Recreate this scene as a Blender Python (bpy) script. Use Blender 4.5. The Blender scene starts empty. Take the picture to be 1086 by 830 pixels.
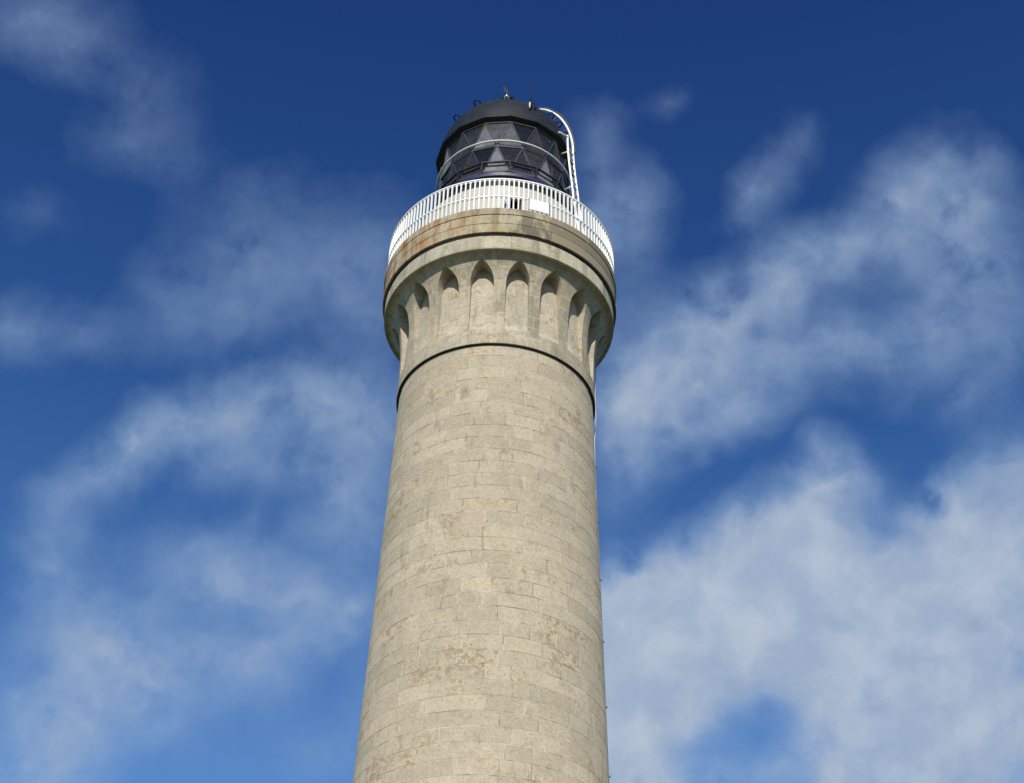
import bpy, bmesh, math, random
from mathutils import Vector, Matrix
random.seed(11)
R = math.radians
scene = bpy.context.scene
COL = scene.collection
E = 1.65                       # eye height above the yard; heights below are written from the eye

# ------------------------------------------------------------------ camera
cam_d = bpy.data.cameras.new('camera')
cam = bpy.data.objects.new('camera', cam_d)
COL.objects.link(cam)
cx = Vector((.9992, -.0320, .0230)); cf = Vector((.0100, .7700, .6380)).normalized()
cx = (cx - cf * cx.dot(cf)).normalized(); cu = cx.cross(cf)
cam.matrix_world = Matrix(((cx.x, cu.x, -cf.x, 0), (cx.y, cu.y, -cf.y, -29.607), (cx.z, cu.z, -cf.z, E), (0, 0, 0, 1)))
cam_d.sensor_width = 36.0; cam_d.sensor_fit = 'HORIZONTAL'; cam_d.lens = 1650.0 / 1086.0 * 36.0
cam_d.clip_start = .1; cam_d.clip_end = 20000
scene.camera = cam

# ------------------------------------------------------------------ light
SUN_AZ, SUN_EL = -4.0, 33.0   # degrees from the viewer's side of the tower towards the left; above the horizon
sd = bpy.data.lights.new('sun', 'SUN'); sd.energy = 4.6; sd.angle = R(.5); sd.color = (1.0, .955, .87)
sun = bpy.data.objects.new('sun', sd); COL.objects.link(sun)
to_sun = Vector((math.sin(R(SUN_AZ)) * math.cos(R(SUN_EL)), -math.cos(R(SUN_AZ)) * math.cos(R(SUN_EL)), math.sin(R(SUN_EL))))
sun.rotation_euler = to_sun.to_track_quat('Z', 'Y').to_euler()
vs = scene.view_settings
vs.view_transform = 'Standard'; vs.look = 'None'; vs.gamma = 1.0; vs.use_curve_mapping = False
vs.exposure = 0.1

world = bpy.data.worlds.new('World'); scene.world = world; world.use_nodes = True
wn = world.node_tree; wn.nodes.clear()
class NT:
    """tiny helper to wire nodes"""
    def __init__(s, tree): s.t = tree
    def n(s, kind, ins=None, **props):
        nd = s.t.nodes.new('ShaderNode' + kind)
        for k, v in props.items(): setattr(nd, k, v)
        for k, v in (ins or {}).items():
            if isinstance(v, bpy.types.NodeSocket): s.t.links.new(v, nd.inputs[k])
            else: nd.inputs[k].default_value = v
        return nd
    def m(s, op, a, b=None, c=None, clamp=False):
        ins = {0: a}
        if b is not None: ins[1] = b
        if c is not None: ins[2] = c
        return s.n('Math', ins, operation=op, use_clamp=clamp).outputs[0]
    def vm(s, op, a, b=None):
        ins = {0: a}
        if b is not None: ins[1] = b
        nd = s.n('VectorMath', ins, operation=op)
        return nd.outputs['Value'] if op in ('DOT_PRODUCT', 'LENGTH') else nd.outputs['Vector']
    def noise(s, vec, scale, detail=4, rough=.55, dist=0.0, col=False):
        nd = s.n('TexNoise', {'Vector': vec, 'Scale': scale, 'Detail': detail, 'Roughness': rough, 'Distortion': dist})
        return nd.outputs['Color' if col else 'Fac']
    def ramp(s, fac, lo, hi, a=0.0, b=1.0):
        return s.n('MapRange', {0: fac, 1: lo, 2: hi, 3: a, 4: b}, interpolation_type='SMOOTHSTEP').outputs[0]
    def mix(s, fac, a, b, mode='MIX'):
        nd = s.n('Mix', data_type='RGBA', blend_type=mode)
        for k, v in ((0, fac), (6, a), (7, b)):
            if isinstance(v, bpy.types.NodeSocket): s.t.links.new(v, nd.inputs[k])
            elif k == 0: nd.inputs[0].default_value = v
            else: nd.inputs[k].default_value = (*v, 1.0) if len(v) == 3 else v
        return nd.outputs[2]

W = NT(wn)
sky = W.n('TexSky', sky_type='NISHITA', sun_disc=False, sun_elevation=R(SUN_EL), sun_rotation=R(180 - SUN_AZ),
          altitude=60.0, air_density=1.0, dust_density=.25, ozone_density=2.2)
d = W.n('TexCoord').outputs['Generated']
# the clouds lie on the sky sphere; coordinates in degrees round the bearing 0.75, elevation 39.6
SEL, SAZ = R(39.65), R(.75)
sF = Vector((math.sin(SAZ) * math.cos(SEL), math.cos(SAZ) * math.cos(SEL), math.sin(SEL)))
sR = Vector((math.cos(SAZ), -math.sin(SAZ), 0)); sU = sR.cross(sF)
fwd = W.vm('DOT_PRODUCT', d, sF)
fc = W.m('MAXIMUM', fwd, .15)
sx = W.m('MULTIPLY', W.m('DIVIDE', W.vm('DOT_PRODUCT', d, sR), fc), 57.3)
sy = W.m('MULTIPLY', W.m('DIVIDE', W.vm('DOT_PRODUCT', d, sU), fc), 57.3)
p = W.n('CombineXYZ', {0: sx, 1: sy, 2: 0.0}).outputs[0]
def warp(vec, scale, amp, detail):
    nz = W.noise(vec, scale, detail, .6, col=True)
    off = W.vm('SUBTRACT', nz, (.5, .5, .5))
    sc = W.n('VectorMath', {0: off, 'Scale': amp}, operation='SCALE').outputs['Vector']
    return W.vm('ADD', vec, sc)
pw = warp(warp(p, .25, 1.2, 2), .65, 1.15, 6)
CLOUDS = [  # x, y, radius across, radius up (degrees), tilt, amount
(-17.88,13.36,2.78,1.74,0,0.42), (-16.29,12.37,1.56,1.39,-20,0.22), (-13.98,10.70,2.43,2.08,0,0.20), (-14.62,8.77,2.08,1.25,10,0.22),
(-12.33,7.97,2.08,1.39,0,0.14), (-17.66,5.97,1.74,1.18,0,0.16), (-18.41,1.88,2.43,1.39,5,0.34), (-15.96,1.43,2.43,1.04,0,0.22),
(-10.16,4.91,3.82,2.08,30,0.30), (-7.34,3.78,3.12,2.08,0,0.34), (-5.13,5.41,2.08,2.08,0,0.30), (-9.52,7.01,1.74,1.04,50,0.14),
(-10.26,2.47,3.82,1.74,10,0.24), (-12.02,3.29,2.08,2.08,0,0.16), (-5.40,2.79,2.08,1.74,0,0.30), (-16.75,-6.93,1.25,2.08,0,0.50),
(-16.80,-5.20,1.25,1.53,0,0.45), (-15.46,-3.70,1.74,1.18,40,0.58), (-13.93,-2.40,2.08,1.18,38,0.65), (-11.70,-1.43,2.50,1.18,18,0.70),
(-9.29,-0.80,2.50,1.18,8,0.72), (-6.69,-0.51,2.50,1.39,0,0.72), (-4.77,-1.01,1.74,2.08,0,0.62), (-8.36,-2.86,3.12,1.25,-10,0.53),
(-6.09,-3.14,2.08,2.08,0,0.55), (-10.79,-2.93,2.08,0.90,20,0.28), (-6.56,-4.89,2.08,1.39,0,0.45), (-9.62,-4.98,0.52,1.18,-30,0.28),
(-4.98,-5.54,1.39,1.74,0,0.45), (-11.74,-6.09,3.82,1.39,5,0.33), (-10.34,-6.39,2.08,1.04,0,0.25), (-8.31,-4.59,1.60,0.83,0,-0.34),
(-13.16,-4.91,1.74,0.83,20,-0.22), (-14.26,-8.77,2.78,1.91,20,0.60), (-15.96,-10.04,2.78,2.08,0,0.58), (-10.31,-7.43,2.08,1.39,0,0.55),
(-7.86,-7.99,2.43,1.53,0,0.73), (-5.59,-8.27,1.74,1.74,0,0.70), (-11.10,-10.06,2.43,1.53,-10,0.73), (-9.34,-10.71,2.08,1.39,0,0.62),
(-13.33,-10.83,2.43,1.74,0,0.58), (-8.15,-9.80,2.08,1.04,0,0.38), (-12.01,-8.70,1.39,0.62,-10,-0.16), (-16.73,-13.53,2.78,1.53,20,0.70),
(-14.68,-12.43,2.78,1.53,20,0.55), (-12.58,-12.71,2.43,1.39,0,0.38), (-17.82,-11.83,1.74,1.74,0,0.45), (-17.04,-14.76,2.43,1.39,0,0.62),
(-6.99,-13.59,3.12,1.39,0,0.28), (-4.97,-11.62,1.39,2.08,0,0.25), (2.85,8.08,1.18,1.94,0,0.40), (4.14,6.73,1.53,1.60,-20,0.42),
(4.88,7.62,0.90,1.39,0,0.22), (3.21,5.41,1.74,1.74,0,0.34), (5.65,10.94,1.04,0.69,30,0.20), (3.57,10.71,2.08,1.39,0,0.06),
(2.56,9.63,1.04,1.39,0,0.20), (15.80,8.47,1.91,1.74,0,0.66), (16.70,7.45,1.74,2.08,0,0.55), (14.10,7.20,2.08,1.60,20,0.54),
(12.40,5.93,2.43,1.25,25,0.58), (14.33,5.47,2.43,1.74,0,0.46), (17.47,5.04,2.08,2.08,0,0.52), (15.78,3.43,2.43,2.08,0,0.44),
(10.52,4.83,2.08,1.25,25,0.60), (8.81,3.91,2.43,1.39,30,0.66), (6.95,2.47,2.43,1.60,35,0.72), (5.44,0.68,2.29,1.74,40,0.93),
(4.44,-0.74,1.74,2.08,30,0.64), (6.85,0.03,2.78,1.74,20,0.66), (8.89,1.48,2.78,1.74,20,0.54), (8.59,-0.26,2.08,1.04,15,0.42),
(8.81,7.56,0.97,1.11,0,0.56), (10.04,9.51,1.53,1.04,30,0.22), (9.73,8.29,1.39,1.04,0,0.16), (8.39,6.51,1.18,0.90,0,0.20),
(11.29,2.60,2.78,1.74,0,0.44), (13.74,1.98,3.12,1.74,0,0.42), (17.90,2.10,2.08,2.08,0,0.40), (3.80,3.07,1.74,2.43,0,0.34),
(4.82,-2.11,2.08,1.25,10,0.40), (7.24,-1.52,1.74,0.90,15,0.30), (16.58,-0.02,2.43,1.39,0,0.24), (3.85,-4.23,1.53,1.39,0,0.26),
(10.80,7.27,1.74,0.76,20,-0.20), (13.16,3.87,1.60,0.76,0,-0.14), (9.89,2.73,1.04,0.56,20,-0.12), (4.51,-9.07,2.08,2.08,20,1.50),
(5.70,-8.00,2.08,1.60,35,1.38), (4.24,-11.52,2.08,3.12,0,1.50), (6.78,-9.35,3.12,3.12,0,1.62), (8.11,-7.23,2.78,2.08,30,1.50),
(9.81,-6.14,2.43,2.08,40,1.38), (11.16,-4.70,1.74,1.94,30,1.12), (11.81,-3.12,1.25,1.60,0,0.94), (11.34,-1.57,0.62,0.90,0,0.36),
(13.01,-2.56,1.04,1.18,0,0.40), (10.58,-8.54,3.82,2.78,0,1.50), (13.30,-6.73,3.47,2.43,0,1.25), (16.06,-5.95,3.12,2.08,15,1.31),
(18.10,-4.50,2.08,2.08,25,1.19), (18.91,-2.56,1.60,1.74,30,0.65), (17.19,-3.13,1.39,0.97,20,0.40), (15.48,-4.05,1.39,0.83,20,0.30),
(18.20,-7.62,3.12,3.12,0,1.38), (14.78,-9.46,4.17,3.12,0,1.38), (16.60,-12.19,4.17,2.78,0,1.38), (18.34,-12.48,2.43,2.08,0,1.12),
(3.91,-12.22,2.08,4.17,0,1.50), (4.00,-9.44,1.74,1.74,0,1.25), (12.12,-13.54,2.78,1.39,0,1.00), (5.85,-13.20,2.08,1.74,0,1.00),
(6.51,-11.79,2.08,1.74,0,1.00), (12.77,-11.95,2.43,2.08,0,1.00), (11.78,-13.72,3.12,1.04,0,0.60), (5.17,-13.57,1.74,1.74,0,1.00),
(7.96,-13.84,2.08,1.04,0,0.40), (9.30,-12.34,1.46,0.83,10,-0.75), (7.65,-12.98,1.46,0.69,10,-0.35), (9.80,-11.42,1.04,0.62,0,-0.35),
(13.58,-4.46,1.39,0.76,-20,-0.30),
]
dens = 0.0; holes = 0.0
for (bx, by, brx, bry, ba, bw) in CLOUDS:
    mp = W.n('Mapping', {'Vector': pw, 'Location': (bx, by, 0), 'Rotation': (0, 0, R(ba)), 'Scale': (brx * 1.9, bry * 1.9, 1)}, vector_type='TEXTURE')
    g = W.n('TexGradient', {'Vector': mp.outputs[0]}, gradient_type='QUADRATIC_SPHERE').outputs['Fac']
    if bw < 0: holes = W.m('MULTIPLY_ADD', g, -bw * 2.2, holes)
    else: dens = W.m('MULTIPLY_ADD', g, bw * (1.35 if bw >= .74 else .95), dens)
f1 = W.noise(pw, .34, 7, .53)
f2 = W.noise(pw, .80, 6, .55, .3)
tex = W.m('ADD', W.m('MULTIPLY', f1, 1.15), W.m('MULTIPLY', f2, .24))           # about 0.85 on average
body = W.m('MULTIPLY', dens, W.ramp(tex, .44, .94, .60, 1.31))
body = W.m('MAXIMUM', W.m('SUBTRACT', body, .035), 0.0)
alpha = W.m('SUBTRACT', 1.0, W.m('EXPONENT', W.m('MULTIPLY', body, -1.25)), clamp=True)
alpha = W.m('MULTIPLY', alpha, W.m('EXPONENT', W.m('MULTIPLY', holes, -1.0)))
# scattered clouds over the rest of the sky
rest = W.ramp(W.noise(W.n('Mapping', {'Vector': d, 'Scale': (1, 1, 1.8)}).outputs[0], 2.2, 8, .6), .56, .82, 0, .5)
inview = W.ramp(fwd, .76, .88)
alpha = W.m('ADD', W.m('MULTIPLY', alpha, inview), W.m('MULTIPLY', rest, W.m('SUBTRACT', 1.0, inview)), clamp=True)
shade = W.ramp(W.noise(pw, .42, 5, .55), .35, .7, 0, 1)
ccol = W.mix(W.ramp(alpha, .30, .95), (2.55, 3.85, 5.9), W.mix(shade, (3.25, 4.1, 5.5), (4.3, 5.05, 6.1)))
elz = W.n('SeparateXYZ', {0: d}).outputs[2]
tint = W.mix(W.n('MapRange', {0: elz, 1: .80, 2: .60}).outputs[0], (.182, .392, .842), (.32, .64, 1.06))
tint = W.mix(W.n('MapRange', {0: elz, 1: .62, 2: .38}).outputs[0], tint, (.74, 1.04, 1.34))
skyc = W.mix(1.0, sky.outputs[0], tint, 'MULTIPLY')
bg = W.n('Background', {'Color': W.mix(alpha, skyc, ccol), 'Strength': .1})
wo = W.n('OutputWorld'); wn.links.new(bg.outputs[0], wo.inputs['Surface'])

# ------------------------------------------------------------------ mesh helpers
class MB:
    def __init__(s): s.v = []; s.f = []; s.mi = []; s.at = []; s.sm = []
    def vert(s, co): s.v.append(tuple(co)); return len(s.v) - 1
    def face(s, idx, mi=0, at=0.0, sm=False):
        s.f.append(tuple(idx)); s.mi.append(mi); s.at.append(at); s.sm.append(sm)
    def quad(s, a, b, c, e, mi=0, at=0.0, sm=False):
        s.face([s.vert(a), s.vert(b), s.vert(c), s.vert(e)], mi, at, sm)
    def box(s, c, ax, ay, az, mi=0, at=0.0):
        """box from its centre and three half-extent vectors"""
        c = Vector(c); ax = Vector(ax); ay = Vector(ay); az = Vector(az)
        if ax.cross(ay).dot(az) < 0: ax = -ax
        q = [s.vert(c + i * ax + j * ay + k * az) for i in (-1, 1) for j in (-1, 1) for k in (-1, 1)]
        for fc_ in ((0, 1, 3, 2), (4, 6, 7, 5), (0, 4, 5, 1), (2, 3, 7, 6), (0, 2, 6, 4), (1, 5, 7, 3)):
            s.face([q[i] for i in fc_], mi, at)
    def tube(s, pts, rad, n=8, mi=0, closed=False, sq=None):
        """round (or rectangular: sq=(w, d)) tube along points"""
        pts = [Vector(q) for q in pts]; N = len(pts); rings = []
        prev = None
        for i, q in enumerate(pts):
            if closed: t = pts[(i + 1) % N] - pts[i - 1]
            else: t = pts[min(i + 1, N - 1)] - pts[max(i - 1, 0)]
            t.normalize()
            if prev is None:
                h = Vector((0, 0, 1)) if abs(t.z) < .9 else Vector((1, 0, 0))
                a = (h - t * h.dot(t)).normalized()
            else: a = (prev - t * prev.dot(t)).normalized()
            prev = a; b = t.cross(a)
            rr = rad[i] if isinstance(rad, (list, tuple)) else rad
            if sq: offs = [a * (i_ * sq[0] / 2) + b * (j_ * sq[1] / 2) for i_, j_ in ((1, 1), (-1, 1), (-1, -1), (1, -1))]
            else: offs = [a * (rr * math.cos(2 * math.pi * k / n)) + b * (rr * math.sin(2 * math.pi * k / n)) for k in range(n)]
            rings.append([s.vert(q + o_) for o_ in offs])
        m_ = len(rings[0])
        for i in range(N if closed else N - 1):
            A, B = rings[i], rings[(i + 1) % N]
            for k in range(m_): s.face([A[k], A[(k + 1) % m_], B[(k + 1) % m_], B[k]], mi, 0.0, sq is None)
        if not closed:
            s.face(rings[0][::-1], mi); s.face(rings[-1], mi)
    def lathe(s, prof, n=96, mi=0, a0=0.0, close=False, sm=True):
        """prof: list of (radius, z) from bottom outside going up; full turn round the z axis"""
        rows = []
        for (r_, z_) in prof:
            rows.append([s.vert((r_ * math.sin(a0 + 2 * math.pi * k / n), -r_ * math.cos(a0 + 2 * math.pi * k / n), z_)) for k in range(n)])
        L = len(rows)
        for i in range(L if close else L - 1):
            A, B = rows[i], rows[(i + 1) % L]
            for k in range(n): s.face([A[k], A[(k + 1) % n], B[(k + 1) % n], B[k]], mi, 0.0, sm)
    def build(s, name, mats, parent=None, sharp=None):
        me = bpy.data.meshes.new(name); me.from_pydata(s.v, [], s.f); me.update()
        for m_ in (mats if isinstance(mats, (list, tuple)) else [mats]): me.materials.append(m_)
        me.polygons.foreach_set('material_index', s.mi)
        me.polygons.foreach_set('use_smooth', s.sm)
        if any(s.at):
            at = me.attributes.new('block', 'FLOAT', 'FACE'); at.data.foreach_set('value', s.at)
        if sharp: 
            me.set_sharp_from_angle(angle=R(sharp))
        me.update()
        o = bpy.data.objects.new(name, me); COL.objects.link(o)
        if parent: o.parent = parent
        return o
def empty(name, loc=(0, 0, 0)):
    o = bpy.data.objects.new(name, None); COL.objects.link(o); o.location = loc; return o
def tag(o, label=None, cat=None, group=None, kind=None):
    if label: o['label'] = label
    if cat: o['category'] = cat
    if group: o['group'] = group
    if kind: o['kind'] = kind
    return o
def pol(r_, az, z_):           # azimuth in degrees from the viewer's side, positive to the right
    a = R(az); return Vector((r_ * math.sin(a), -r_ * math.cos(a), z_))

# ------------------------------------------------------------------ materials
def mat(name):
    m_ = bpy.data.materials.new(name); m_.use_nodes = True; t = m_.node_tree; t.nodes.clear()
    N = NT(t); out = N.n('OutputMaterial'); b = N.n('BsdfPrincipled')
    t.links.new(b.outputs[0], out.inputs['Surface'])
    return m_, N, b, t
def setc(t, b, key, val):
    if isinstance(val, bpy.types.NodeSocket): t.links.new(val, b.inputs[key])
    else: b.inputs[key].default_value = (*val, 1.0) if isinstance(val, (tuple, list)) else val

def granite(name, tint=(1, 1, 1), rust=0.0, grime=0.0, joints=False, algae=0.0, lee=0.0):
    m_, N, b, t = mat(name)
    tc = N.n('TexCoord'); P = tc.outputs['Object']
    blk = N.n('Attribute', attribute_name='block', attribute_type='GEOMETRY').outputs['Fac']
    wn_ = N.n('TexWhiteNoise', {'W': N.m('MULTIPLY', blk, 91.7)}, noise_dimensions='1D')
    r1, rc = wn_.outputs['Value'], wn_.outputs['Color']
    r2 = N.n('TexWhiteNoise', {'W': N.m('MULTIPLY_ADD', blk, 37.1, 5.0)}, noise_dimensions='1D').outputs['Value']
    if joints:                      # the big carved ring: joints come from the mesh's own unrolled coordinates
        br = N.n('TexBrick', {'Vector': tc.outputs['UV'], 'Scale': 1.0, 'Mortar Size': .012, 'Mortar Smooth': .4, 'Brick Width': .42, 'Row Height': .335,
                 'Color1': (0, 0, 0, 1), 'Color2': (1, 1, 1, 1), 'Mortar': (.5, .5, .5, 1), 'Bias': 0.0}, offset=.5)
        r1 = N.n('SeparateColor', {0: br.outputs['Color']}).outputs[0]; r2 = r1; jf = br.outputs['Fac']
    base = N.mix(r1, (.415, .368, .28), (.535, .478, .368))
    base = N.mix(N.ramp(r2, .62, .95, 0, .5), base, (.50, .425, .32))          # warmer blocks
    base = N.mix(N.ramp(r2, .0, .25, .55, 0), base, (.42, .39, .315))           # greyer blocks
    big = N.noise(P, .55, 4, .6)
    base = N.mix(N.ramp(big, .5, .72, 0, .32), base, (.36, .325, .25))
    mid = N.noise(P, 3.2, 6, .65)
    base = N.mix(N.ramp(mid, .48, .74, 0, .62), base, (.33, .295, .22))
    base = N.mix(N.ramp(mid, .28, .48, .22, 0), base, (.60, .57, .48))
    fine = N.noise(P, 42.0, 3, .7)
    base = N.mix(N.ramp(fine, .50, .70, 0, .55), base, (.25, .22, .17))
    grit = N.noise(P, 15.0, 4, .65)
    base = N.mix(N.ramp(grit, .50, .70, 0, .48), base, (.29, .25, .18))
    base = N.mix(N.ramp(grit, .28, .46, .35, 0), base, (.66, .62, .53))
    pits = N.noise(P, 21.0, 2, .5)
    base = N.mix(N.ramp(pits, .66, .72, 0, .6), base, (.16, .14, .11))
    base = N.mix(N.ramp(fine, .30, .46, .28, 0), base, (.66, .63, .55))
    # lichen and weathering on some blocks only
    spot = N.noise(P, 7.5, 5, .7)
    lic = N.m('MULTIPLY', N.ramp(spot, .47, .58), N.ramp(N.m('ADD', N.m('MULTIPLY', r2, .36), N.m('MULTIPLY', N.noise(P, .9, 5, .65), 1.1)), .80, .98, 0, .75))
    base = N.mix(lic, base, (.285, .225, .135))
    dk = N.noise(N.n('Mapping', {'Vector': P, 'Scale': (1.6, 1.6, .55)}).outputs[0], 1.7, 6, .68)
    base = N.mix(N.ramp(dk, .585, .74, 0, .55 + .3 * grime), base, (.17, .155, .125))
    if grime:
        st = N.noise(N.n('Mapping', {'Vector': P, 'Scale': (5.5, 5.5, .7)}).outputs[0], 1.0, 5, .62)
        base = N.mix(N.ramp(st, .46, .72, 0, .85 * grime), base, (.17, .165, .135))
    if algae:
        al = N.noise(P, 1.3, 5, .6)
        base = N.mix(N.ramp(al, .42, .68, 0, algae), base, (.235, .25, .135))
    if rust:
        sep = N.n('SeparateXYZ', {0: P})
        side = N.ramp(sep.outputs[0], -2.6, .9, 1.0, .12)
        st = N.noise(N.n('Mapping', {'Vector': P, 'Scale': (4.2, 4.2, .9), 'Location': (3, 1, 7)}).outputs[0], 1.0, 6, .66)
        base = N.mix(N.m('MULTIPLY', N.ramp(st, .49, .60, 0, rust), side), base, (.35, .195, .085))
        st2 = N.noise(N.n('Mapping', {'Vector': P, 'Scale': (6.5, 6.5, 2.2), 'Location': (9, 4, 2)}).outputs[0], 1.0, 5, .7)
        base = N.mix(N.m('MULTIPLY', N.ramp(st2, .52, .64, 0, .85 * rust), side), base, (.31, .115, .032))
    if lee:                         # dark lichen crust on the sheltered, damp side of the ring
        sep = N.n('SeparateXYZ', {0: P})
        crust = N.noise(N.n('Mapping', {'Vector': P, 'Scale': (2.4, 2.4, 1.1), 'Location': (5, 2, 8)}).outputs[0], 1.0, 6, .65)
        cov = N.ramp(N.m('MULTIPLY_ADD', sep.outputs[0], .11, crust), .50, .64, 0, lee)
        base = N.mix(cov, base, N.mix(r1, (.13, .12, .095), (.27, .235, .175)))
    if joints:
        base = N.mix(N.m('MULTIPLY', jf, .8), base, N.mix(N.ramp(mid, .4, .6), (.56, .54, .46), (.24, .22, .18)))
    base = N.mix(1.0, base, tint, 'MULTIPLY')
    setc(t, b, 'Base Color', base); setc(t, b, 'Roughness', .88); b.inputs['Diffuse Roughness'].default_value = .3
    b.inputs['Specular IOR Level'].default_value = .25
    hgt = N.m('ADD', N.m('MULTIPLY', fine, .35), N.m('MULTIPLY', spot, .65))
    if joints: hgt = N.m('SUBTRACT', hgt, N.m('MULTIPLY', jf, .5))
    bp = N.n('Bump', {'Height': hgt, 'Strength': .5, 'Distance': .012}); t.links.new(bp.outputs[0], b.inputs['Normal'])
    return m_
def mortar():
    m_, N, b, t = mat('lime mortar')
    P = N.n('TexCoord').outputs['Object']
    a = N.noise(P, 2.2, 5, .75); f_ = N.noise(P, 30, 3, .6)
    c = N.mix(N.ramp(a, .42, .60), (.60, .55, .43), (.17, .145, .105))
    c = N.mix(N.ramp(f_, .45, .7, 0, .5), c, (.30, .27, .2))
    setc(t, b, 'Base Color', c); setc(t, b, 'Roughness', .95); b.inputs['Diffuse Roughness'].default_value = .3; return m_
def paint(name, col, rough=.4, dirt=.3, dirtcol=(.35, .30, .22), metal=0.0, streak=0.0, streakcol=(.36, .17, .06), var=.08, bump=.15, spec=.5):
    m_, N, b, t = mat(name)
    P = N.n('TexCoord').outputs['Object']
    n1 = N.noise(P, 2.3, 6, .65); n2 = N.noise(P, 19.0, 4, .6)
    c = N.mix(N.ramp(n2, .3, .7, 0, var), col, tuple(x * .6 for x in col))
    c = N.mix(N.ramp(n1, .48, .75, 0, dirt), c, dirtcol)
    if streak:
        st = N.noise(N.n('Mapping', {'Vector': P, 'Scale': (7, 7, 1.1)}).outputs[0], 1.0, 5, .65)
        c = N.mix(N.ramp(st, .56, .72, 0, streak), c, streakcol)
    setc(t, b, 'Base Color', c); b.inputs['Specular IOR Level'].default_value = spec
    setc(t, b, 'Roughness', N.ramp(n1, .3, .7, rough * .85, min(1, rough * 1.25))); b.inputs['Metallic'].default_value = metal
    bp = N.n('Bump', {'Height': n2, 'Strength': bump, 'Distance': .006}); t.links.new(bp.outputs[0], b.inputs['Normal'])
    return m_
M_SHAFT = granite('shaft granite', tint=(1.0, .935, .86))
M_MORTAR = mortar()
M_CORBEL = granite('corbel granite', tint=(1.05, .995, .905), grime=.5, joints=True, algae=.14, lee=.38)
M_NICHE = granite('niche granite', tint=(1.06, 1.01, .97), grime=.3, joints=True)
M_FASCIA = granite('fascia granite', tint=(1.05, 1.03, .985), grime=.75, algae=.25)
M_CORNICE = granite('cornice granite', tint=(1.02, .95, .84), rust=.9, grime=.9, algae=.35, lee=.92)
M_WHITE = paint('white railing paint', (.83, .81, .745), .45, .14, (.55, .50, .40), streak=.12)
M_DRUM = paint('white wall paint', (.43, .41, .345), .6, .35, (.50, .46, .34), streak=.4, streakcol=(.46, .36, .20))
M_BOARD = paint('clean white paint', (.90, .90, .89), .35, .04)
M_RING = paint('weathered white paint', (.66, .65, .57), .45, .35, (.42, .36, .24), streak=.3)
M_DOME = paint('slate dome paint', (.017, .021, .024), .55, .4, (.038, .042, .044), streak=.25, streakcol=(.03, .036, .04), var=.4, spec=.22)
M_DARK = paint('black lantern paint', (.015, .017, .021), .6, .3, (.04, .04, .04), var=.3, spec=.25)
M_FRAME = paint('grey astragal paint', (.024, .027, .031), .6, .4, (.08, .08, .08), var=.3)
M_BAND = paint('matte black band', (.014, .012, .013), .8, .3, (.03, .024, .02))
M_NAVY = paint('navy band paint', (.022, .022, .075), .42, .3, (.035, .035, .08))
M_INSIDE = paint('lantern inside', (.10, .105, .11), .7, .3, (.06, .06, .06))
M_STEEL = paint('polished steel', (.75, .75, .74), .14, .1, (.4, .4, .38), metal=1.0, bump=.02)
M_CABLE = paint('grey cable', (.42, .44, .46), .5, .2, (.25, .25, .25))
M_CLIP = paint('dark clip', (.05, .05, .05), .6, .2, (.1, .1, .1))
M_DECK = paint('deck stone', (.33, .31, .27), .9, .4, (.18, .17, .14))
def glass(name, dust_sheen):
    m_, N, b, t = mat(name)
    t.nodes.remove(b); out = [n for n in t.nodes if n.type == 'OUTPUT_MATERIAL'][0]
    P = N.n('TexCoord').outputs['Object']
    rnd = N.n('ObjectInfo').outputs['Random']
    nz = N.noise(P, 3.0, 6, .7)
    tr = N.n('BsdfTransparent', {'Color': (.40, .42, .43, 1)})
    df = N.n('BsdfDiffuse', {'Color': (.50, .495, .48, 1)})
    gl = N.n('BsdfGlossy', {'Color': (1, 1, 1, 1), 'Roughness': .03})
    dirt = N.m('MULTIPLY', N.ramp(nz, .3, .75, .55, 1.2), N.m('MULTIPLY_ADD', rnd, dust_sheen * 1.5, dust_sheen * .35))  # diffuse film; in the pale panes it also stands for cloud reflection
    a = N.n('MixShader', {0: dirt, 1: tr.outputs[0], 2: df.outputs[0]})
    bp = N.n('Bump', {'Height': N.noise(P, .9, 2, .5), 'Strength': .10, 'Distance': .02})
    fr = N.n('Fresnel', {'IOR': 1.5, 'Normal': bp.outputs[0]})
    t.links.new(bp.outputs[0], gl.inputs['Normal'])
    s_ = N.n('MixShader', {0: fr.outputs[0], 1: a.outputs[0], 2: gl.outputs[0]})
    t.links.new(s_.outputs[0], out.inputs['Surface'])
    return m_
M_CLEAR = glass('clean glass', .05)
M_SHEEN = glass('salt and painted sheen glass', .30)  # salt film, plus cloud reflections put into the diffuse colour

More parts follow.
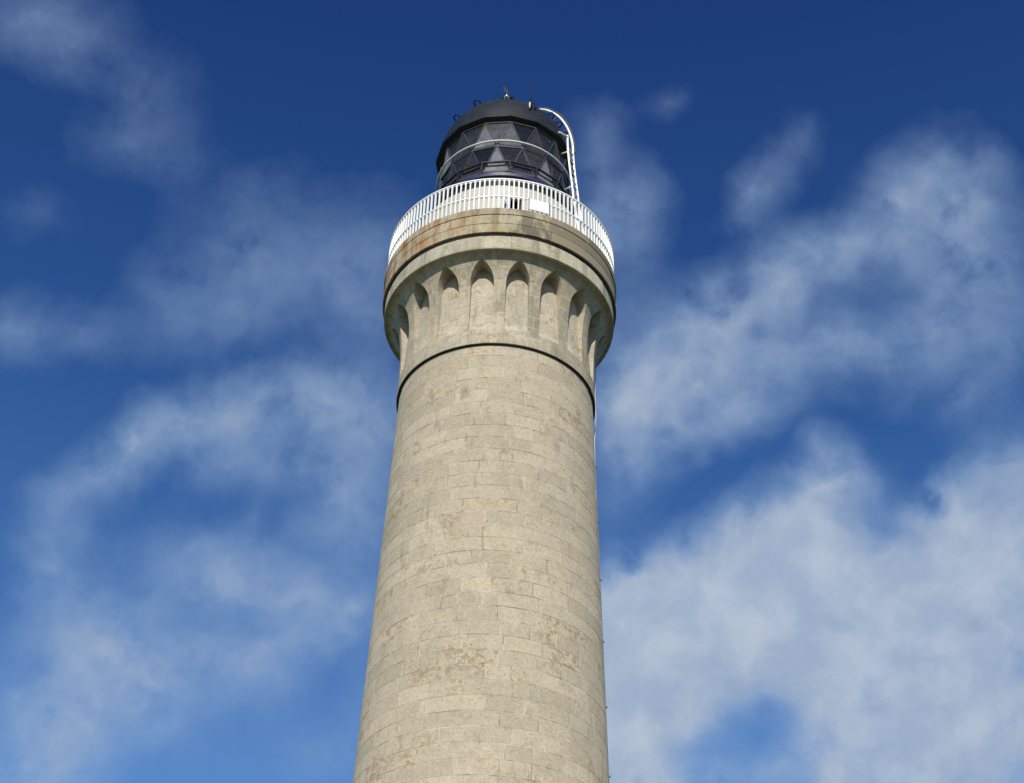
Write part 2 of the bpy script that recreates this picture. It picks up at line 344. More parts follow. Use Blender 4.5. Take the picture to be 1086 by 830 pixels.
# ------------------------------------------------------------------ ground
def ground():
    m_, N, b, t = mat('coastal grass')
    P = N.n('TexCoord').outputs['Object']
    a = N.noise(P, .05, 6, .6); c = N.noise(P, 2.0, 6, .7)
    col = N.mix(N.ramp(a, .4, .6), (.045, .07, .022), (.075, .075, .036))
    col = N.mix(N.ramp(c, .4, .7, 0, .6), col, (.03, .05, .015))
    setc(t, b, 'Base Color', col); setc(t, b, 'Roughness', .95)
    q = MB(); rings = [0, 60, 300, 1500, 9000]; n = 64
    for i in range(len(rings) - 1):
        for k in range(n):
            a0, a1 = 2 * math.pi * k / n, 2 * math.pi * (k + 1) / n
            f_ = lambda r_, an: (r_ * math.cos(an), r_ * math.sin(an), 0 if r_ < 100 else -.004 * (r_ - 60))
            if i == 0: q.face([q.vert(f_(0, 0)), q.vert(f_(rings[1], a0)), q.vert(f_(rings[1], a1))])
            else: q.quad(f_(rings[i], a0), f_(rings[i + 1], a0), f_(rings[i + 1], a1), f_(rings[i], a1))
    tag(q.build('ground', m_), kind='structure')
    m2, N, b, t = mat('pale gravel')
    P = N.n('TexCoord').outputs['Object']
    a = N.noise(P, 24, 5, .75); c = N.noise(P, .5, 5, .6)
    col = N.mix(N.ramp(a, .35, .65), (.22, .20, .16), (.46, .43, .36)); col = N.mix(N.ramp(c, .45, .7, 0, .4), col, (.20, .19, .14))
    setc(t, b, 'Base Color', col); setc(t, b, 'Roughness', .95)
    q = MB(); n = 72
    for k in range(n):
        a0, a1 = 2 * math.pi * k / n, 2 * math.pi * (k + 1) / n
        q.face([q.vert((0, 0, .004)), q.vert((7 * math.cos(a0), 7 * math.sin(a0), .004)), q.vert((7 * math.cos(a1), 7 * math.sin(a1), .004))])
    tag(q.build('gravel_yard', m2), kind='structure')
ground()

# ------------------------------------------------------------------ lighthouse
LH = tag(empty('lighthouse'), 'tall tapering granite lighthouse with arched niches under its gallery and black domed lantern', 'lighthouse')
blk_id = [0]
def rnd_id():
    blk_id[0] += 1
    return random.uniform(.01, 1.0)
def course(q, z0, z1, r0, r1, bw, gap=.010, rec=.003, step=2.2, vgap=None, jit=.0012):
    """a ring of ashlar blocks: outer faces r0 (bottom) to r1 (top), joints recessed to the mortar behind"""
    vgap = gap if vgap is None else vgap
    n = max(6, round(2 * math.pi * r0 / bw))
    cuts = [(k + random.uniform(-.24, .24)) / n * 2 * math.pi for k in range(n)]
    off = random.uniform(0, 2 * math.pi); cuts = [c_ + off for c_ in cuts]
    for k in range(n):
        a0 = cuts[k]; a1 = cuts[(k + 1) % n]
        if k == n - 1: a1 += 2 * math.pi
        g = vgap * random.uniform(.6, 1.25)
        a0 += g / 2 / r0; a1 -= g / 2 / r0
        zz0 = z0 + gap * random.uniform(.0, .9); zz1 = z1 - gap * random.uniform(.1, .9)
        dr = random.uniform(-jit, jit); idn = rnd_id()
        m_ = max(2, math.ceil(math.degrees(a1 - a0) / step))
        P_ = []
        ch = .0022
        for j in range(m_ + 1):
            a = a0 + (a1 - a0) * j / m_
            sn, cs = math.sin(a), -math.cos(a)
            ro0, ro1 = r0 + dr, r1 + dr
            row = [(ro0 - rec - .012, zz0), (ro0 - ch, zz0), (ro0, zz0 + ch), (ro1, zz1 - ch), (ro1 - ch, zz1), (ro1 - rec - .012, zz1)]
            P_.append([q.vert((r_ * sn, r_ * cs, z_)) for r_, z_ in row])
        for j in range(m_):
            A, B = P_[j], P_[j + 1]
            for i in range(5): q.face([A[i], B[i], B[i + 1], A[i + 1]], 0, idn, i == 2)
        q.face(P_[0], 0, idn); q.face(P_[-1][::-1], 0, idn)
def ring_solid(q, prof, mi=0, n=144):
    q.lathe(prof, n, mi, close=True)

# shaft: courses from the yard up to the string course
TOP = 23.955 + E
def rs(z_): return 2.372 + .024 * (TOP - z_)
q = MB()
nC = round(TOP / .342); ch_ = TOP / nC
for i in range(nC):
    z0 = i * ch_
    course(q, z0, z0 + ch_, rs(z0), rs(z0 + ch_), random.choice((.74, .82, .92)), vgap=.016)
q.lathe([(rs(0) - .0030, 0), (rs(TOP) - .0030, TOP)], 160, 1)
q.build('shaft', [M_SHAFT, M_MORTAR], LH, 30)

# flared corbel ring with the pointed niches
PROF = [(2.436, 23.955), (2.436, 24.03), (2.430, 24.20), (2.425, 24.45), (2.424, 24.70), (2.430, 25.0), (2.442, 25.3), (2.462, 25.55), (2.492, 25.8),
        (2.530, 25.98), (2.58, 26.14), (2.632, 26.28), (2.692, 26.405), (2.735, 26.47), (2.785, 26.52), (2.85, 26.55)]
def rp(h):
    for (r0, h0), (r1, h1) in zip(PROF, PROF[1:]):
        if h <= h1: return r0 + (r1 - r0) * (h - h0) / (h1 - h0)
    return PROF[-1][0]
HB, HS, HA, W0 = 24.40, 25.90, 26.452, .288
RA = ((HA - HS) ** 2 + W0 ** 2) / (2 * W0)
def half(h):
    if h <= HS: return W0
    if h >= HA: return 0.0
    return math.sqrt(max(0, RA * RA - (h - HS) ** 2)) - (RA - W0)
rows = [23.955, 24.03, 24.12, 24.2, 24.33, HB]
h = HB
while h < HS - .05: h += .124; rows.append(min(h, HS))
rows[-1] = HS
rows += [HS + (HA - HS) * s_ for s_ in (.1, .2, .3, .4, .5, .6, .7, .78, .85, .91, .96, 1.0)]
rows += [26.475, 26.50, 26.525, 26.5375, 26.55]
NS, NB = 6, 8
q = MB(); niches = []
uvs = {}
def back(h): return 2.312 + .05 * max(0, 1 - (h - HB) / 1.2) if h > HB + .16 else 2.355 + (rp(HB) - .01 - 2.355) * (1 - (h - HB) / .16)
for k in range(18):
    c = -10.3 + 20 * k
    def at(h, deg): return pol(rp(h), c + deg, h + E)
    for h0, h1 in zip(rows, rows[1:]):
        a0 = math.degrees(half(h0) / rp(h0)) if h0 >= HB - 1e-6 else math.degrees(W0 / rp(h0))
        a1 = math.degrees(half(h1) / rp(h1)) if h1 >= HB - 1e-6 else math.degrees(W0 / rp(h1))
        for sgn in (-1, 1):
            for j in range(NS):
                e0 = [10 + (a0 - 10) * (j + d_) / NS for d_ in (0, 1)]; e1 = [10 + (a1 - 10) * (j + d_) / NS for d_ in (0, 1)]
                p0, p1, p2, p3 = at(h0, sgn * e0[0]), at(h0, sgn * e0[1]), at(h1, sgn * e1[1]), at(h1, sgn * e1[0])
                if sgn < 0: q.quad(p0, p1, p2, p3, sm=True)
                else: q.quad(p1, p0, p3, p2, sm=True)
        if h1 <= HB + 1e-6:
            for j in range(NB):
                x0, x1 = [-1 + 2 * (j + d_) / NB for d_ in (0, 1)]
                q.quad(at(h0, x0 * a0), at(h0, x1 * a0), at(h1, x1 * a1), at(h1, x0 * a1), sm=True)
    nb = MB()
    nrows = [h_ for h_ in rows if HB - 1e-6 <= h_ <= HA + 1e-6]
    for i_, (h0, h1) in enumerate(zip(nrows, nrows[1:])):
        def bk(h_, x): return pol(back(h_), c + math.degrees(x * half(h_) / back(h_)), h_ + E)
        def fr_(h_, s_): return at(h_, s_ * math.degrees(half(h_) / rp(h_)))
        for j in range(NB):
            x0, x1 = [-1 + 2 * (j + d_) / NB for d_ in (0, 1)]
            if h1 >= HA - 1e-6: nb.face([nb.vert(bk(h0, x0)), nb.vert(bk(h0, x1)), nb.vert(bk(h1, 0))], 0, 0, True)
            else: nb.quad(bk(h0, x0), bk(h0, x1), bk(h1, x1), bk(h1, x0), sm=True)
        nb.quad(fr_(h0, -1), bk(h0, -1), bk(h1, -1), fr_(h1, -1))
        nb.quad(bk(h0, 1), fr_(h0, 1), fr_(h1, 1), bk(h1, 1))
    nb.quad(fr_(HB, -1) if False else pol(rp(HB), c - math.degrees(W0 / rp(HB)), HB + E), pol(rp(HB), c + math.degrees(W0 / rp(HB)), HB + E),
            pol(back(HB), c + math.degrees(W0 / back(HB)), HB + E), pol(back(HB), c - math.degrees(W0 / back(HB)), HB + E))
    niches.append(nb)
# merge the face strips into one skin and add the underside of the string course
def weld_uv(o, uoff=0.0):
    bm = bmesh.new(); bm.from_mesh(o.data); bmesh.ops.remove_doubles(bm, verts=bm.verts, dist=.0004)
    bmesh.ops.dissolve_degenerate(bm, edges=bm.edges, dist=.0003)
    uv = bm.loops.layers.uv.new('unrolled')
    for f_ in bm.faces:
        cc = f_.calc_center_median(); ac = math.atan2(cc.x, -cc.y)
        for l in f_.loops:
            a = math.atan2(l.vert.co.x, -l.vert.co.y)
            while a - ac > math.pi: a -= 2 * math.pi
            while a - ac < -math.pi: a += 2 * math.pi
            l[uv].uv = ((math.degrees(a) + 10.3) / 20 * .84 + .21 + uoff, l.vert.co.z - .11)
    bm.to_mesh(o.data); bm.free()
q.lathe([(rs(TOP) - .1, 23.955 + E), (2.436, 23.955 + E)], 144, 0, sm=False)
corbel = q.build('corbel', [M_CORBEL], LH)
weld_uv(corbel); corbel.data.set_sharp_from_angle(angle=R(40))
for nb in niches:
    o = nb.build('niche', [M_NICHE], corbel); weld_uv(o, .2); o.data.set_sharp_from_angle(angle=R(35))

# fascia course, groove filled by a dark ring, three courses of the cornice, deck
q = MB()
course(q, 26.585 + E, 26.985 + E, 2.930, 2.930, .98, gap=.006, rec=.02, vgap=.014, jit=.003)
q.lathe([(2.78, 26.552 + E), (2.922, 26.552 + E), (2.932, 26.565 + E), (2.932, 26.583 + E), (2.912, 26.585 + E), (2.912, 26.987 + E), (2.55, 26.987 + E)], 160, 1)
q.build('fascia', [M_FASCIA, M_FASCIA], LH, 30)
q = MB()
course(q, 27.04 + E, 27.35 + E, 3.003, 2.998, 1.15, gap=.012, rec=.03, vgap=.016, jit=.004)
course(q, 27.35 + E, 27.655 + E, 3.0, 3.0, 1.05, gap=.012, rec=.03, vgap=.016, jit=.004)
course(q, 27.655 + E, 27.865 + E, 3.018, 3.022, 1.25, gap=.010, rec=.03, vgap=.016, jit=.003)
q.lathe([(2.55, 27.042 + E), (2.976, 27.042 + E), (2.976, 27.655 + E), (2.994, 27.655 + E), (2.994, 27.862 + E), (2.0, 27.862 + E)], 160, 1)
q.lathe([(2.55, 26.990 + E), (2.55, 27.042 + E)], 96, 1)
q.build('cornice', [M_CORNICE, M_CORNICE], LH, 30)
q = MB(); q.lathe([(2.99, 27.867 + E), (2.0, 27.872 + E)], 120, 0, sm=False); q.build('gallery_deck', [M_DECK], LH)

q = MB(); q.lathe([(2.55, 26.989 + E), (2.945, 26.989 + E), (2.955, 27.040 + E), (2.55, 27.040 + E)], 160, 0); q.build('dark_band', [M_BAND], LH, 30)  # near-black ring filling the groove under the cornice
q = MB(); q.lathe([(rs(TOP) - .03, 23.932 + E), (2.418, 23.932 + E), (2.428, 23.937 + E), (2.428, 23.953 + E), (rs(TOP) - .03, 23.953 + E)], 160, 0); q.build('dark_band', [M_BAND], LH, 30)  # near-black ring under the foot of the corbel

# white drum behind the railing, with a small doorway
q = MB(); D0, D1, RD, RI = 4.2, 11.9, 2.245, 2.10
zb, zt, zd = 27.87 + E, 29.50 + E, 29.10 + E
cols = [D1 + (360 - (D1 - D0)) * i / 140 for i in range(141)]
def wall(az0, az1, z0, z1):
    q.quad(pol(RD, az0, z0), pol(RD, az1, z0), pol(RD, az1, z1), pol(RD, az0, z1), sm=True)
    q.quad(pol(RI, az1, z0), pol(RI, az0, z0), pol(RI, az0, z1), pol(RI, az1, z1))
for a, b_ in zip(cols, cols[1:]): wall(a, b_, zb, zd); wall(a, b_, zd, zt)
dd = [D0 + (D1 - D0) * i / 4 for i in range(5)]
for a, b_ in zip(dd, dd[1:]):
    wall(a, b_, zd, zt); q.quad(pol(RI, a, zd), pol(RI, b_, zd), pol(RD, b_, zd), pol(RD, a, zd))
q.quad(pol(RD, D0, zb), pol(RI, D0, zb), pol(RI, D0, zd), pol(RD, D0, zd))
q.quad(pol(RI, D1, zb), pol(RD, D1, zb), pol(RD, D1, zd), pol(RI, D1, zd))
q.lathe([(RD, zt), (1.80, zt + .012)], 140, 0, sm=False)
for z_ in (28.42, 28.95): 
    q.lathe([(RD + .001, z_ + E), (RD + .016, z_ + .008 + E), (RD + .016, z_ + .03 + E), (RD + .001, z_ + .038 + E)], 120, 0) if z_ < 28.9 and False else None
drum = q.build('drum_wall', [M_DRUM], LH, 30)
q = MB()
hx = pol(RD + .02, D0 - .3, 0); dirx = Vector((-.52, -.85, 0)).normalized(); nrm = Vector((-dirx.y, dirx.x, 0))
q.box(hx + dirx * .15 + Vector((0, 0, (zb + zd) / 2 + .02)), dirx * .15, nrm * .018, Vector((0, 0, (zd - zb) / 2 - .03)))
door = q.build('door', [M_BOARD], drum)
q = MB(); q.box(hx + dirx * .26 + nrm * .03 + Vector((0, 0, zb + .62)), dirx * .012, nrm * .014, Vector((0, 0, .06)))
q.build('handle', [M_CLIP], door)

# lantern base
RG = 1.78
q = MB()
q.lathe([(1.93, 29.515 + E), (1.90, 30.12 + E), (1.93, 30.14 + E)], 96, 0)
q.lathe([(1.93, 30.14 + E), (2.0, 30.16 + E), (2.0, 30.27 + E), (1.86, 30.30 + E)], 96, 1)
q.lathe([(1.86, 30.30 + E), (1.80, 30.32 + E), (1.80, 30.50 + E)], 16, 0, a0=R(3.8), sm=False)
q.lathe([(1.80, 30.50 + E), (1.66, 30.505 + E), (1.66, 29.6 + E), (.0, 29.6 + E)], 16, 0, a0=R(3.8), sm=False)
q.build('lantern_base', [M_DARK, M_NAVY], LH, 30)

# glazing: three rings of nodes joined by bars into triangles, a pane in each
HAg, HBg, HCg = 32.52 + E, 31.545 + E, 30.56 + E
A = [pol(RG, 3.8 + 22.5 * k, HAg) for k in range(16)]
B = [pol(RG, -7.45 + 22.5 * k, HBg) for k in range(16)]
C = [pol(RG, 3.8 + 22.5 * k, HCg) for k in range(16)]
q = MB()
def bar(p0, p1, w, dp, qq=None):
    p0 = Vector(p0); p1 = Vector(p1); mid_ = (p0 + p1) / 2; ax = p1 - p0; L = ax.length; ax.normalize()
    out = Vector((mid_.x, mid_.y, 0)).normalized(); out = (out - ax * out.dot(ax)).normalized(); sd_ = ax.cross(out)
    (qq or q).box(mid_ , ax * (L / 2), sd_ * (w / 2), out * (dp / 2))
for k in range(16):
    k1 = (k + 1) % 16
    bar(A[k], B[k], .024, .055); bar(A[k], B[k1], .024, .055)
    bar(B[k], C[k], .024, .055); bar(B[k1], C[k], .024, .055)
    bar(A[k], A[k1], .07, .07); bar(B[k], B[k1], .062, .050); bar(C[k], C[k1], .07, .07)
frame = q.build('glazing_frame', [M_FRAME], LH)
def pane(a, b_, c_, has_sheen):
    cen = (a + b_ + c_) / 3; n_ = (b_ - a).cross(c_ - a).normalized()
    if n_.dot(Vector((cen.x, cen.y, 0))) < 0: n_ = -n_; b_, c_ = c_, b_
    qq = MB(); T = .004
    f0 = [cen + (v_ - cen) * .965 - cen for v_ in (a, b_, c_)]
    o_ = [qq.vert(v_ + n_ * T) for v_ in f0]; i_ = [qq.vert(v_ - n_ * T) for v_ in f0]
    qq.face(o_); qq.face(i_[::-1])
    for j in range(3): qq.face([o_[j], i_[j], i_[(j + 1) % 3], o_[(j + 1) % 3]])
    ob = qq.build('pane', [M_SHEEN if has_sheen else M_CLEAR], frame); ob.location = cen
for k in range(16):
    k1 = (k + 1) % 16
    pane(A[k], A[k1], B[k1], k in (15, 5, 9)); pane(B[k], B[k1], A[k], k in (0, 15, 13, 4, 7)); pane(B[k], B[k1], C[k], k in (12, 3, 8)); pane(C[k], C[k1], B[k1], k in (15, 1, 6, 11))
# dark guard ring with stout brackets round the foot of the glazing
q = MB()
for k in range(16):
    a0, a1 = 3.8 + 22.5 * k, 26.3 + 22.5 * k
    pr = [(1.85, 30.82), (1.90, 30.82), (1.90, 30.86), (1.85, 30.86)]
    P0 = [pol(r_, a0, z_ + E) for r_, z_ in pr]; P1 = [pol(r_, a1, z_ + E) for r_, z_ in pr]
    for i in range(4): q.quad(P0[i], P1[i], P1[(i + 1) % 4], P0[(i + 1) % 4])
    o_ = pol(1, a0, 0); s_ = Vector((-o_.y, o_.x, 0))
    q.box(pol(1.875, a0, 30.56 + E), o_ * .03, s_ * .018, Vector((0, 0, .27)))
q.build('guard_ring', [M_DARK], LH)
# white hand ring at mid height on short arms
hr = MB(); n = 128
hr.tube([pol(1.868, 360 * k / n, 31.655 + E) for k in range(n)], .026, 10, closed=True)
for k in range(16):
    a = -7.45 + 22.5 * k
    hr.tube([pol(1.78, a, 31.60 + E), pol(1.868, a, 31.645 + E)], .012, 6)
hr.build('hand_ring', [M_RING], LH)

# dome
q = MB()
A0 = R(3.8)
q.lathe([(1.74, 32.555 + E), (1.90, 32.565 + E), (1.945, 32.60 + E), (1.945, 32.665 + E), (1.905, 32.70 + E), (1.885, 32.76 + E)], 16, 1, a0=A0, sm=False)
prof = []
for i in range(0, 24):
    t_ = R(90 * i / 23.5); prof.append((1.84 * math.cos(t_) + .0, 32.74 + 1.84 * math.sin(t_) + E))
rows_ = []
n = 96
for (r_, z_) in prof:
    row = []
    for k in range(n):
        a = A0 + 2 * math.pi * k / n
        seg = math.pi / 16; aa = ((a - A0 + seg) % (2 * seg)) - seg
        polyr = 1.885 * math.cos(seg) / math.cos(((a - A0) % (2 * seg)) - seg)
        w_ = max(0.0, 1 - (z_ - 32.74 - E) / .55) ** 2
        rr = r_ * (1 - w_) + (r_ / 1.84 * polyr) * w_
        row.append(q.vert((rr * math.sin(a), -rr * math.cos(a), z_)))
    rows_.append(row)
for X, Y in zip(rows_, rows_[1:]):
    for k in range(n): q.face([X[k], X[(k + 1) % n], Y[(k + 1) % n], Y[k]], 0, 0, True)
q.face(rows_[-1], 0, 0, True)
q.lathe([(.0, 34.0 + E), (1.2, 33.6 + E), (1.72, 32.7 + E), (1.74, 32.555 + E)][::-1], 48, 2)
dome = q.build('dome', [M_DOME, M_DARK, M_INSIDE], LH, 35)
q = MB()
q.lathe([(.30, 34.50 + E), (.30, 34.62 + E), (.15, 34.72 + E), (.115, 34.9 + E), (.115, 35.42 + E), (.21, 35.46 + E), (.215, 35.52 + E), (.18, 35.62 + E), (.10, 35.70 + E), (.03, 35.73 + E), (.001, 35.735 + E)], 32, 0)
vent = q.build('ventilator', [M_DARK], dome, 40)
def uvsphere(qq, c, r_, n=20, m=12):
    c = Vector(c)
    rws = [[qq.vert(c + Vector((r_ * math.sin(math.pi * i / m) * math.cos(2 * math.pi * k / n), r_ * math.sin(math.pi * i / m) * math.sin(2 * math.pi * k / n), r_ * math.cos(math.pi * i / m)))) for k in range(n)] for i in range(1, m)]
    tp = qq.vert(c + Vector((0, 0, r_))); bt = qq.vert(c - Vector((0, 0, r_)))
    for X, Y in zip(rws, rws[1:]):
        for k in range(n): qq.face([X[k], Y[k], Y[(k + 1) % n], X[(k + 1) % n]], 0, 0, True)
    for k in range(n):
        qq.face([tp, rws[0][k], rws[0][(k + 1) % n]], 0, 0, True); qq.face([bt, rws[-1][(k + 1) % n], rws[-1][k]], 0, 0, True)
q = MB(); uvsphere(q, pol(.215, -8, 35.44 + E), .085); q.build('polished_ball', [M_STEEL], dome)
# wind vane: short spindle and a leaf-shaped blade leaning to the left
q = MB()
q.tube([(0, 0, 35.70 + E), (-.01, 0, 35.86 + E)], .02, 8)
b0 = Vector((.0, 0, 35.80 + E)); ax = Vector((-.13, -.03, .36)); sd_ = Vector((.93, .1, .34)).normalized()
ws = [.018, .045, .060, .055, .035, .008]
fr0 = [b0 + ax * (i / 5) for i in range(6)]; th = Vector((0, .012, 0))
for i in range(5):
    a0, a1 = fr0[i] - sd_ * ws[i], fr0[i] + sd_ * ws[i]; c0, c1 = fr0[i + 1] - sd_ * ws[i + 1], fr0[i + 1] + sd_ * ws[i + 1]
    q.quad(a0 - th, a1 - th, c1 - th, c0 - th); q.quad(a1 + th, a0 + th, c0 + th, c1 + th)
    q.quad(a0 + th, a0 - th, c0 - th, c0 + th); q.quad(a1 - th, a1 + th, c1 + th, c1 - th)
q.build('wind_vane', [M_DARK], dome)
# grab handles on the dome
def handle(th, ph):            # th: azimuth, ph: elevation on the dome
    n_ = pol(math.cos(R(ph)), th, math.sin(R(ph))); cpos = Vector((0, 0, 32.74 + E)) + n_ * 1.835
    t_ = Vector((-n_.y, n_.x, 0)).normalized(); t_ = Vector((math.cos(R(th)), math.sin(R(th)), 0))
    qq = MB()
    qq.tube([-t_ * .09 - n_ * .02, -t_ * .09 + n_ * .09, -t_ * .065 + n_ * .13, t_ * .065 + n_ * .13, t_ * .09 + n_ * .09, t_ * .09 - n_ * .02], .020, 6)
    o = qq.build('grab_handle', [M_DARK], dome); o.location = cpos
for th, ph in ((-34, 37), (-57, 28), (50, 31), (58, 24), (66, 17)): handle(th, ph)

# ------------------------------------------------------------------ gallery railing
GR = tag(empty('gallery_railing', (0, 0, 27.865 + E)), 'white iron railing of slim arched bars round the stone gallery', 'railing')
NBAR = 152; dA = 360 / NBAR; RR = 2.955
top, midh = 28.975 - 27.865, 28.325 - 27.865
def rail(name, z0, z1, arches):
    q = MB()
    q.lathe([(RR - .026, z0), (RR + .026, z0), (RR + .026, z1), (RR - .026, z1)], NBAR * 2, 0, close=True)
    if arches:
        a_ = (RR * R(dA) - .029) / 2
        for k in range(NBAR):
            c = dA * (k + .5)
            def pt(x, z_, r_): return pol(r_, c + math.degrees(x / RR), z_)
            S = 6
            for j in range(S):
                t0, t1 = math.pi * j / S, math.pi * (j + 1) / S
                x0, x1 = -a_ * math.cos(t0), -a_ * math.cos(t1)
                y0, y1 = z0 - .058 + a_ * math.sin(t0), z0 - .058 + a_ * math.sin(t1)
                for r_, fl in ((RR + .012, 0), (RR - .012, 1)):
                    v_ = [pt(x0, y0, r_), pt(x1, y1, r_), pt(x1, z0 + .003, r_), pt(x0, z0 + .003, r_)]
                    q.quad(*(v_[::-1] if fl else v_))
                q.quad(pt(x0, y0, RR - .012), pt(x1, y1, RR - .012), pt(x1, y1, RR + .012), pt(x0, y0, RR + .012))
    return q.build(name, [M_WHITE], GR)
rail('top_rail', top - .045, top, True)
rail('mid_rail', midh - .018, midh + .018, True)
rail('bottom_rail', .0, .014, False)
q = MB(); q.box((0, -RR, (top - .04 + .02) / 2), (.0155, 0, 0), (0, .020, 0), (0, 0, (top - .06) / 2))
b0 = q.build('baluster', [M_WHITE], GR)
order = sorted(range(NBAR), key=lambda k: abs(((k * dA + 180) % 360) - 180))
rest_ = MB()
for i, k in enumerate(order):
    if i == 0: continue
    if i < 100:
        o = b0.copy(); COL.objects.link(o); o.parent = GR; o.rotation_euler = (0, 0, R(k * dA))
    else:
        a = R(k * dA); rest_.box((RR * math.sin(a), -RR * math.cos(a), (top - .02) / 2), (.0155 * math.cos(a), .0155 * math.sin(a), 0), (-.02 * math.sin(a), .02 * math.cos(a), 0), (0, 0, (top - .06) / 2))
rest_.build('baluster', [M_WHITE], GR)['kind'] = 'stuff'

# white board hung on the railing
bd = tag(empty('board', pol(3.03, 17, 27.87 + E)), 'plain white board hung on the lower half of the gallery railing', 'board')
q = MB()
for i in range(6):
    z_ = .20
    a0, a1 = -4.7 + 9.4 * i / 6, -4.7 + 9.4 * (i + 1) / 6
    o_ = pol(3.03, 17, 0)
    v_ = [[pol(r_, 17 + a, zz) - o_ for r_ in (3.018, 3.038) for zz in (.045, .375)] for a in (a0, a1)]
    (i0, i1, o0, o1), (j0, j1, p0, p1) = v_
    q.quad(o0, p0, p1, o1); q.quad(j0, i0, i1, j1); q.quad(o1, p1, j1, i1); q.quad(i0, j0, p0, o0)
    if i == 0: q.quad(i0, o0, o1, i1)
    if i == 5: q.quad(p0, j0, j1, p1)
q.build('sheet', [M_BOARD], bd)
q = MB(); o_ = pol(3.03, 17, 0)
for a in (-5.1, 5.1):
    q.box(pol(3.03, 17 + a, .22) - o_, Vector((.012, 0, 0)), Vector((0, .012, 0)), Vector((0, 0, .215)))
q.build('edge_post', [M_FRAME], bd)

# ------------------------------------------------------------------ white ladder curving over the eave
PH = 63
la = tag(empty('roof_ladder', pol(2.2, PH, 27.87 + E)), 'white iron ladder bending up from the gallery and over the black dome', 'ladder')
lo = Vector(la.location); rad = pol(1, PH, 0); tan = Vector((math.cos(R(PH)), math.sin(R(PH)), 0))
def lp(rho, hh, off): return rad * rho + tan * off + Vector((0, 0, hh + E)) - lo
def smooth(pts, n=6):
    out = []
    P_ = [pts[0]] + list(pts) + [pts[-1]]
    for i in range(1, len(P_) - 2):
        for j in range(n):
            t_ = j / n; a, b_, c_, d_ = P_[i - 1:i + 3]
            out.append(.5 * ((2 * b_) + (c_ - a) * t_ + (2 * a - 5 * b_ + 4 * c_ - d_) * t_ ** 2 + (3 * b_ - a - 3 * c_ + d_) * t_ ** 3))
    out.append(Vector(pts[-1])); return out
low = [(2.40, 27.9), (2.34, 28.6), (2.27, 29.4), (2.17, 30.25), (2.13, 30.78), (2.07, 31.41), (2.02, 32.05), (2.0, 32.45)]
up = [(1.985, 32.87), (1.93, 33.25), (1.84, 33.62), (1.69, 34.02), (1.49, 34.38), (1.18, 34.74), (.86, 34.93)]
q = MB()
lft = smooth([lp(r_, z_, -.19) for r_, z_ in low] + [lp(1.995, 32.87, -.19)])
rgt = smooth([lp(r_, z_, .19) for r_, z_ in low])
q.tube(lft, .03, sq=(.046, .046)); q.build('stile', [M_WHITE], la)
q = MB(); q.tube(rgt, .03, sq=(.046, .046)); q.build('stile', [M_WHITE], la)
q = MB(); arc = smooth([lp(2.0, 32.45, .19)] + [lp(r_, z_, .19) for r_, z_ in up]); q.tube(arc, .035, 8); q.build('curved_rail', [M_WHITE], la)
q = MB(); q.tube([v_ + (rad * .055 + Vector((0, 0, .05))) for v_ in arc], .022, 6); q.build('shade_line', [M_CLIP], la)  # dark tube modelling the shadow line above the curved rail
for i in range(0, 17):
    j = 1 + i * (len(lft) - 6) / 17; j0 = int(j)
    pa, pb = lft[j0], rgt[min(j0, len(rgt) - 1)]
    q = MB(); q.tube([pa, pb], .016, 6); q.build('rung', [M_WHITE if i % 1 == 0 else M_CLIP], la)
for (r_, z_), (r2, z2) in (((1.84, 33.62), (1.60, 33.50)), ((1.49, 34.38), (1.28, 33.95)), ((1.69, 34.02), (1.45, 33.78))):
    q = MB(); q.tube([lp(r_, z_, .19), lp(r2, z2, .19)], .018, 6); q.build('stay', [M_CLIP], la)
for p0, p1, w_ in ((lp(1.995, 32.80, -.19), lp(1.90, 32.68, -.55), .03), (lp(2.0, 32.2, -.19), lp(1.82, 32.2, -.19), .02), (lp(2.13, 30.78, -.19), lp(1.9, 30.72, -.19), .02)):
    q = MB(); q.tube([p0, p1], w_, 6); q.build('bracket', [M_RING], la)

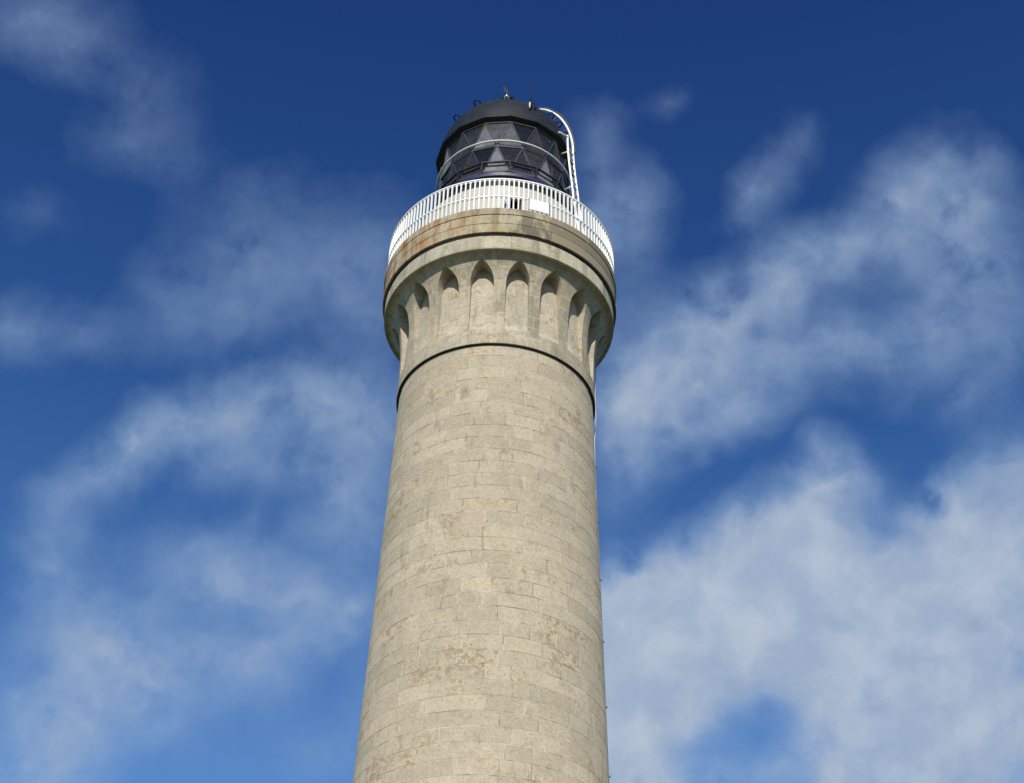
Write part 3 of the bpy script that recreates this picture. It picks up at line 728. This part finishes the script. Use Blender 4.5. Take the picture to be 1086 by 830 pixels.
# aerial on the dome
AX, AY = .645, -1.70
an = tag(empty('aerial', (AX, AY, 33.1 + E)), 'thin dark whip aerial on a small bracket on the right of the dome', 'aerial'); ao = Vector(an.location)
P_ = lambda x, y, z_: Vector((AX + x, AY + y, z_ + E)) - ao
q = MB(); q.tube([P_(-.02, .10, 33.30), P_(0, 0, 33.32), P_(0, 0, 33.50)], .035, 8)
q.tube([P_(0, 0, 33.44), P_(.13, .05, 33.47), P_(.13, .05, 33.28)], .022, 6)
q.build('bracket', [M_DARK], an)
q = MB(); q.tube([P_(-.03, -.045, 33.16), P_(-.03, -.045, 33.40)], .022, 8); q.build('sleeve', [M_RING], an)
q = MB(); q.tube([P_(0, 0, 33.45), P_(0, 0, 33.80), P_(-.01, 0, 34.30)], [.028, .020, .010], 6); q.build('whip', [M_DARK], an)

# lightning conductor
AZC = 96
lc = tag(empty('lightning_conductor', pol(rs(0) + .05, AZC, 0)), 'thin pale conductor cable clipped down the right edge of the granite tower', 'cable'); co = Vector(lc.location)
pts = [pol(3.06, AZC, 27.9 + E), pol(3.03, AZC, 27.3 + E), pol(2.975, AZC, 26.9 + E), pol(2.50, AZC, 25.75 + E), pol(2.475, AZC, 24.8 + E), pol(2.49, AZC, 24.0 + E), pol(2.445, AZC, 23.3 + E)]
z_ = 22.5
while z_ > -1.5: pts.append(pol(rs(z_ + E) + .045, AZC, z_ + E)); z_ -= 1.6
q = MB(); q.tube([v_ - co for v_ in pts], .013, 6); q.build('cable', [M_CABLE], lc)
o_ = pol(1, AZC, 0); s_ = Vector((-o_.y, o_.x, 0)); first = None
z_ = 22.5
while z_ > -1.2:
    if first is None:
        q = MB(); q.box((0, 0, 0), o_ * .045, s_ * .022, (0, 0, .016)); first = q.build('clip', [M_CLIP], lc); c_ = first
    else:
        c_ = first.copy(); COL.objects.link(c_); c_.parent = lc
    c_.location = pol(rs(z_ + E) + .035, AZC, z_ + E) - co; z_ -= 1.6

cy = scene.cycles
cy.max_bounces = 8; cy.transparent_max_bounces = 24; cy.use_denoising = True
